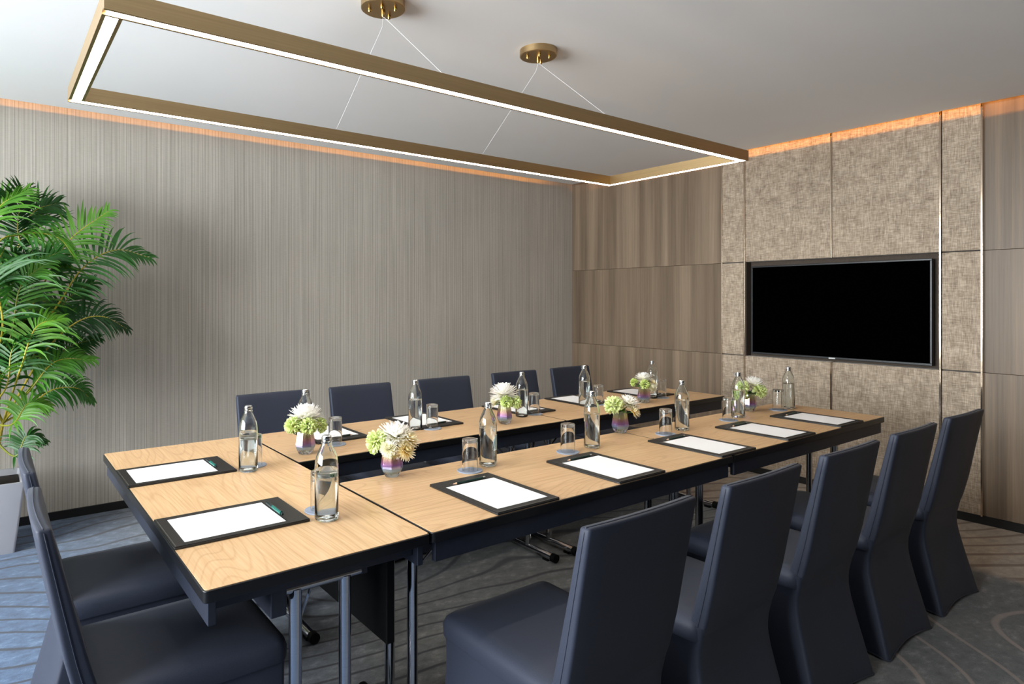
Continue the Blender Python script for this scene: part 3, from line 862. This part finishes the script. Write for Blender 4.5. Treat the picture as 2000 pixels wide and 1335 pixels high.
# ------------------------------------------------------------------ vases with flowers
def make_vase():
    t = thing('flower_vase', '', 'vase')
    n = 7
    out = [(0, 0), (0.024, 0), (0.030, 0.006), (0.041, 0.032), (0.041, 0.040), (0.0315, 0.098), (0.0300, 0.100)]
    inn = [(0.0285, 0.098), (0.0380, 0.041), (0.0380, 0.034), (0.026, 0.010), (0, 0.009)]
    o = obj('facet_glass', B().lathe(out + inn, n), 'vase', t)
    w = [(0, 0.0095), (0.0258, 0.0105), (0.0377, 0.034), (0.0377, 0.041), (0.0335, 0.066), (0, 0.066)]
    obj('water', B().lathe(w, n), 'water', t)
    return t
def frame_of(d):
    d = Vector(d).normalized(); a = d.cross(Vector((0, 0, 1)))
    if a.length < 1e-3: a = Vector((1, 0, 0))
    a.normalize(); return a, d.cross(a), d
def petal(b, base, direction, up, L, w, curl, cup=0.3, seg=3):
    """one petal: strip with a raised midline; bends towards up by curl"""
    d = Vector(direction).normalized(); u = Vector(up); u = (u - d * u.dot(d)).normalized(); s = d.cross(u)
    vs = []
    p = Vector(base); ang = 0.0
    prof = [0.45, 1.0, 0.9, 0.35]
    for i in range(seg + 1):
        ww = w * prof[i]
        vs += [p - s * ww + u * ww * cup, p + Vector((0, 0, 0)), p + s * ww + u * ww * cup]
        dd = d * math.cos(ang) + u * math.sin(ang)
        p = p + dd * (L / seg); ang += curl / seg
    fs = []
    for i in range(seg):
        o = i * 3
        fs += [(o, o + 1, o + 4, o + 3), (o + 1, o + 2, o + 5, o + 4)]
    b.add(vs, fs)
def bloom_mesh(kind, R, rnd):
    b = B()
    ax = Vector((0, 0, 1))
    if kind in ('white', 'cream'):
        layers = [(2.0, 22, 0.9), (1.75, 26, 1.0), (1.5, 26, 1.0), (1.25, 26, 0.98), (1.0, 24, 0.92), (0.75, 20, 0.84), (0.5, 15, 0.74), (0.28, 9, 0.6)]
        if kind == 'cream': layers = [(1.9, 20, 0.95), (1.55, 20, 1.0), (1.25, 18, 0.95), (0.9, 14, 0.75), (0.5, 9, 0.6)]
        for th, n, l in layers:
            for i in range(n):
                a = 2 * PI * (i + rnd.random() * 0.6) / n; t = th + rnd.uniform(-0.1, 0.1)
                d = Vector((math.sin(t) * math.cos(a), math.sin(t) * math.sin(a), math.cos(t)))
                petal(b, d * R * 0.12, d, ax, R * l * rnd.uniform(0.85, 1.0), R * 0.105, rnd.uniform(0.25, 0.6), 0.35)
    else:
        n = 150
        for i in range(n):
            z = 1 - 1.55 * (i + 0.5) / n; r = math.sqrt(max(0, 1 - z * z)); a = i * 2.399963
            d = Vector((r * math.cos(a), r * math.sin(a), z))
            tan = d.cross(Vector((rnd.uniform(-1, 1), rnd.uniform(-1, 1), rnd.uniform(-1, 1)))).normalized()
            petal(b, d * R * 0.55, (d + tan * 0.25), tan, R * 0.45 * rnd.uniform(0.8, 1.05), R * 0.13, rnd.uniform(0.2, 0.9), 0.5)
    return b
vase0 = make_vase(); uv = []
GREEN = 'lime'
rnd = random.Random(3)
CR = Vector((math.sin(YAW), -math.cos(YAW), 0))      # image right, on the ground
CF = Vector((math.cos(YAW), math.sin(YAW), 0))       # away from the viewer
VASES = [((1.047, 2.507), 'faceted iridescent glass vase on the far row nearest the palm', 'far row vase nearest the palm',
          [('white', 0.0, 0.146, 0.01, 0.072), ('lime', -0.040, 0.122, -0.035, 0.040), ('lime', 0.022, 0.120, -0.042, 0.040), ('lime', 0.058, 0.115, 0.005, 0.036), ('white', -0.055, 0.105, 0.02, 0.034)]),
         ((1.164, 2.002), 'faceted iridescent glass vase at the near row corner by the end table', 'near row vase by the end table',
          [('white', 0.014, 0.142, 0.0, 0.066), ('lime', -0.050, 0.128, -0.015, 0.046), ('cream', 0.060, 0.132, -0.005, 0.046), ('cream', 0.050, 0.098, -0.035, 0.040), ('white', -0.005, 0.108, -0.052, 0.032), ('lime', -0.062, 0.100, 0.02, 0.03)]),
         ((2.123, 2.509), 'faceted iridescent glass vase in the middle of the far row', 'middle vase of the far row',
          [('white', -0.005, 0.150, 0.0, 0.074), ('lime', 0.005, 0.118, -0.040, 0.036), ('lime', 0.050, 0.112, -0.015, 0.038), ('white', -0.045, 0.108, 0.01, 0.036)]),
         ((2.428, 2.019), 'faceted iridescent glass vase in the middle of the near row', 'middle vase of the near row',
          [('lime', -0.036, 0.132, -0.02, 0.050), ('white', 0.040, 0.136, 0.0, 0.054), ('cream', 0.060, 0.105, -0.02, 0.038), ('white', 0.0, 0.118, 0.045, 0.04)]),
         ((3.248, 2.519), 'faceted glass vase at the end of the far row by the wood wall', 'last vase of the far row',
          [('white', 0.005, 0.140, 0.01, 0.058), ('lime', -0.005, 0.118, -0.042, 0.034), ('lime', -0.058, 0.125, 0.0, 0.028), ('cream', 0.052, 0.120, 0.0, 0.038), ('white', 0.040, 0.098, -0.035, 0.032)]),
         ((3.493, 1.978), 'faceted iridescent glass vase at the end of the near row by the television', 'last vase of the near row',
          [('white', 0.035, 0.144, 0.01, 0.062), ('lime', 0.045, 0.115, -0.03, 0.044), ('lime', -0.040, 0.135, 0.0, 0.044), ('lime', -0.050, 0.100, -0.02, 0.034)])]
pos_word = lambda r, z: ('left' if r < -0.03 else 'right' if r > 0.03 else 'middle') + (' top' if z > 0.14 else ' low' if z < 0.112 else ' centre')
colname = dict(white='white chrysanthemum', lime='lime chrysanthemum', cream='cream chrysanthemum')
for vi, (xy, lab, where, fl) in enumerate(VASES):
    v_ = place(vase0, uv, (*xy, TZ + 0.0002), 0.45 + 0.11 * vi, lab, 'vases on the tables')
    base = Vector((xy[0], xy[1], TZ))
    seen = {}
    for fi, (kind, r, z, dep, R) in enumerate(fl):
        c = base + CR * r + CF * dep + Vector((0, 0, z))
        d = (c - (base + Vector((0, 0, 0.06)))).normalized()
        if kind == 'white': d = (d + Vector((0, 0, 0.3))).normalized()
        word = pos_word(r, z)
        side = 'front' if dep < -0.012 else 'back' if dep > 0.012 else 'mid'
        t = thing('chrysanthemum', f'{colname[kind]} at {word} {side} in the {where}', 'flower', tuple(c), 0, 'flowers in the vases')
        bl = obj('bloom', bloom_mesh(kind, R, rnd), {'white': 'pet_w', 'lime': 'pet_g', 'cream': 'pet_c'}[kind], t, smooth=True, angle=180)
        bl.rotation_euler = d.to_track_quat('Z', 'Y').to_euler()
        foot = base + Vector((0.010 * math.cos(fi * 2.1), 0.010 * math.sin(fi * 2.1), 0.0125)) - c
        neck = base + Vector((0.015 * math.cos(fi * 1.9 + 1), 0.015 * math.sin(fi * 1.9 + 1), 0.092)) - c
        st = obj('stem', B().tube([foot, foot.lerp(neck, 0.55) + Vector((0.003, 0.002, 0)), neck, -d * R * 0.25], 0.0021, 6), 'stem', t, smooth=True)
        lf = B()
        for k in range(3):
            a = k * 2.1 + fi
            dd = (Vector((math.cos(a), math.sin(a), 0.25)) - d * 0.2).normalized()
            petal(lf, neck + Vector((0, 0, 0.008 + 0.004 * k)), dd, Vector((0, 0, 1)), 0.042, 0.009, -0.5, 0.2)
        obj('leaves', lf, 'stem', t, smooth=True, angle=180)

# ------------------------------------------------------------------ potted palm
FPX = 1252.92
def P(u, v, y):
    """world point on the plane Y=y seen at photo position (u,v): used to read off where fronds reach"""
    k = (u - 895.167) / FPX
    dep = y / (math.sin(YAW) - k * math.cos(YAW))
    return Vector((dep * (math.cos(YAW) + k * math.sin(YAW)), y, CAM_Z - (v - 585.8) * dep / FPX))
PC = Vector((-0.045, 4.405, 0))
palm = thing('potted_palm', 'tall green areca palm in a tapered grey planter beside the papered wall', 'potted plant', tuple(PC))
hb, ht, ph = 0.152, 0.198, 0.388
pb = B()
ring = lambda h, z, r=0.012: [(x, y, z) for x, y, _ in rrect(h, -h, h, r, 3, 1)]
pb.loft([ring(hb, 0), ring(ht, ph), ring(ht - 0.016, ph), ring(ht - 0.022, ph - 0.05)], True, True)
obj('planter', pb, 'planter', palm, smooth=True, angle=35)
obj('soil', B().loft([ring(ht - 0.03, ph - 0.06), ring(ht - 0.021, ph - 0.035)], True, True), 'soil', palm)
rp = random.Random(11)
def bez(pts, n):
    """Catmull-like smooth curve through the points"""
    P_ = [Vector(p) for p in pts]; P_ = [P_[0] * 2 - P_[1]] + P_ + [P_[-1] * 2 - P_[-2]]
    out = []; m = len(P_) - 3
    for i in range(n + 1):
        t = i / n * m; k = min(int(t), m - 1); t -= k
        a, b, c, d = P_[k:k + 4]
        out.append(0.5 * ((2 * b) + (c - a) * t + (2 * a - 5 * b + 4 * c - d) * t * t + (3 * b - a - 3 * c + d) * t ** 3))
    return out
def frond(pts, mat, L=0.26, start=0.32, droop=0.9, n=30, wid=0.0085, tilt=0.0):
    path = [p - PC for p in bez(pts, 26)]
    rad = [0.0055 * (1 - 0.85 * i / 26) + 0.0006 for i in range(27)]
    fr = obj('frond', B(), 'cane', palm) if False else None
    lb = B()
    for i in range(n):
        f = start + (0.995 - start) * i / (n - 1)
        x = f * 26; k = min(int(x), 25); p = path[k].lerp(path[k + 1], x - k)
        tan = (path[k + 1] - path[k]).normalized()
        side = tan.cross(Vector((0, 0, 1)))
        if side.length < 0.15: side = tan.cross(Vector((0.6, 0.8, 0)))
        side.normalize()
        side = (Matrix.Rotation(tilt, 3, tan) @ side)
        nrm = side.cross(tan).normalized()
        q = (f - start) / (1 - start)
        ll = L * (0.55 + 0.45 * math.sin(PI * min(1, q * 1.15 + 0.12))) * (1 - 0.55 * q ** 3)
        for s in (-1, 1):
            ang = math.radians(72 - 38 * q + rp.uniform(-7, 7))
            d = (tan * math.cos(ang) + side * s * math.sin(ang) + nrm * (0.14 + rp.uniform(-0.1, 0.1))).normalized()
            l = ll * rp.uniform(0.86, 1.05); w = wid * rp.uniform(0.85, 1.1)
            pp = Vector(p); vs = []; dirv = d.copy()
            seg = 5; prof = [0.45, 0.95, 1.0, 0.8, 0.45, 0.04]
            for g in range(seg + 1):
                sv = dirv.cross(nrm)
                if sv.length < 0.05: sv = dirv.cross(side)
                sv.normalize(); uu = sv.cross(dirv)
                ww = w * prof[g]
                vs += [pp - sv * ww + uu * ww * 0.25, Vector(pp), pp + sv * ww + uu * ww * 0.25]
                pp = pp + dirv * (l / seg)
                dirv = (dirv + Vector((0, 0, -1)) * droop * 0.14 * (0.5 + g * 0.35)).normalized()
            fs = []
            for g in range(seg):
                o = g * 3
                fs += [(o, o + 1, o + 4, o + 3), (o + 1, o + 2, o + 5, o + 4)]
            for q_ in vs: q_.y = min(q_.y, YW - 0.03 - PC.y)      # leaves bend along the wall
            lb.add(vs, fs)
    fo = obj('frond', lb, mat, palm, smooth=True, angle=180)
    obj('rachis', B().tube(path, rad, 6), 'cane', fo, smooth=True)
    return fo
# canes
heads = []
for (bx, by, tx, ty, tz) in ((-0.07, -0.03, -0.12, -0.10, 0.95), (0.02, -0.06, 0.03, -0.10, 0.90), (0.06, 0.02, 0.09, -0.02, 1.00), (-0.03, 0.05, -0.05, 0.05, 1.15), (-0.09, 0.04, -0.18, 0.02, 0.85), (0.0, 0.0, 0.02, 0.0, 1.10), (0.05, -0.02, 0.10, -0.07, 0.70), (-0.02, -0.08, -0.02, -0.13, 0.75)):
    b0 = Vector((bx, by, ph - 0.04)); t0 = Vector((tx, ty, tz)); heads.append(t0 + PC)
    path = bez([b0, b0.lerp(t0, 0.5) + Vector((0, 0, 0.02)), t0], 10)
    obj('cane', B().tube(path, [0.014 - 0.007 * i / 10 for i in range(11)], 8), 'cane', palm, smooth=True)
H = heads
def fp(h, y, *uvs):
    ys = y if isinstance(y, tuple) else (y,) * len(uvs)
    return [H[h]] + [P(u, v, yy) for (u, v), yy in zip(uvs, ys)]
FR = [
    (fp(5, 4.42, (38, 520), (34, 440), (44, 372)), 'frond_d', 0.27, 0.45, 0.55, 1.3),
    (fp(3, 4.35, (-30, 480), (-2, 405), (52, 372)), 'frond_l', 0.22, 0.45, 0.8, 0.5),
    (fp(2, 4.30, (82, 560), (135, 470), (212, 412)), 'frond_l', 0.20, 0.42, 0.9, 0.9),
    (fp(0, 4.02, (-20, 500), (40, 458), (110, 462), (146, 502)), 'frond_l', 0.20, 0.40, 1.6, 0.0),
    (fp(2, 4.20, (98, 615), (160, 525), (225, 488), (292, 503)), 'frond_d', 0.19, 0.36, 1.1, 0.95),
    (fp(6, 4.15, (85, 690), (148, 630), (200, 618), (248, 642)), 'frond_d', 0.15, 0.40, 1.4, 0.8),
    (fp(6, 4.28, (80, 730), (130, 680), (192, 660)), 'frond_d', 0.15, 0.34, 0.9, 0.9),
    (fp(6, 4.05, (60, 760), (110, 705), (182, 702)), 'frond_l', 0.15, 0.34, 1.5, 0.7),
    (fp(6, 4.25, (50, 800), (100, 762), (150, 758), (180, 782)), 'frond_d', 0.12, 0.38, 1.6, 0.8),
    (fp(7, 4.02, (20, 830), (55, 788), (96, 792)), 'frond_l', 0.12, 0.36, 1.4, 0.6),
    (fp(7, 4.15, (25, 890), (52, 852), (88, 862)), 'frond_d', 0.09, 0.36, 1.5, 0.7),
    (fp(5, 4.25, (50, 600), (70, 520), (118, 490)), 'frond_d', 0.24, 0.36, 1.0, 0.8),
    (fp(1, 4.10, (20, 660), (40, 560), (92, 512)), 'frond_l', 0.22, 0.36, 1.3, 0.7),
    (fp(1, 4.05, (5, 640), (-10, 540), (10, 480)), 'frond_d', 0.24, 0.36, 1.2, 0.0),
    (fp(2, 4.35, (90, 650), (130, 585), (182, 552)), 'frond_d', 0.20, 0.30, 1.0, 0.9),
    (fp(0, 4.15, (-30, 640), (-20, 560), (40, 530)), 'frond_d', 0.24, 0.30, 1.2, 0.6),
    (fp(3, 4.50, (20, 520), (60, 420), (112, 396)), 'frond_d', 0.20, 0.45, 0.9, 0.9),
    (fp(6, 4.00, (40, 720), (70, 640), (120, 622)), 'frond_l', 0.18, 0.34, 1.5, 0.6),
    (fp(7, 4.05, (10, 760), (25, 680), (70, 650)), 'frond_d', 0.18, 0.34, 1.4, 0.0),
    (fp(1, 4.30, (60, 700), (95, 640), (150, 600)), 'frond_d', 0.18, 0.30, 1.2, 0.8),
    ([H[4], PC + Vector((-0.35, -0.05, 1.25)), PC + Vector((-0.62, -0.12, 1.35)), PC + Vector((-0.85, -0.2, 1.18))], 'frond_d', 0.22, 0.36, 1.2, 0.0),
    ([H[0], PC + Vector((-0.25, -0.25, 1.3)), PC + Vector((-0.45, -0.45, 1.4)), PC + Vector((-0.6, -0.6, 1.25))], 'frond_l', 0.22, 0.36, 1.2, 0.0),
    ([H[3], PC + Vector((-0.2, 0.1, 1.5)), PC + Vector((-0.4, 0.12, 1.62)), PC + Vector((-0.62, 0.1, 1.5))], 'frond_d', 0.22, 0.36, 1.1, 0.0),
    ([H[4], PC + Vector((-0.35, -0.1, 0.95)), PC + Vector((-0.6, -0.15, 0.95)), PC + Vector((-0.75, -0.2, 0.8))], 'frond_d', 0.18, 0.36, 1.3, 0.0),
    ([H[7], PC + Vector((-0.05, -0.3, 0.95)), PC + Vector((-0.08, -0.42, 0.98)), PC + Vector((-0.12, -0.55, 0.85))], 'frond_l', 0.16, 0.36, 1.3, 0.0),
]
for i in range(22):      # inner foliage between the canes
    h = i % 8; a = rp.uniform(-0.5, 3.6) + PI; r = rp.uniform(0.12, 0.34); zt = H[h].z + rp.uniform(0.05, 0.55)
    tip = Vector((PC.x - 0.02 + r * math.cos(a) + 0.10, min(PC.y + r * math.sin(a), 4.58), zt))
    mid = H[h].lerp(tip, 0.55) + Vector((0, 0, 0.16))
    FR.append(([H[h], mid, tip], 'frond_d' if i % 3 else 'frond_l', 0.17, 0.3, 1.2, rp.uniform(-1, 1)))
for pts, mt, L, stt, dr, tl in FR:
    frond(pts, mt, L * 1.45, stt, dr * 1.35, 25, 0.0076, tl)
for cyl in list(bpy.data.meshes):
    if cyl.users == 0: bpy.data.meshes.remove(cyl)
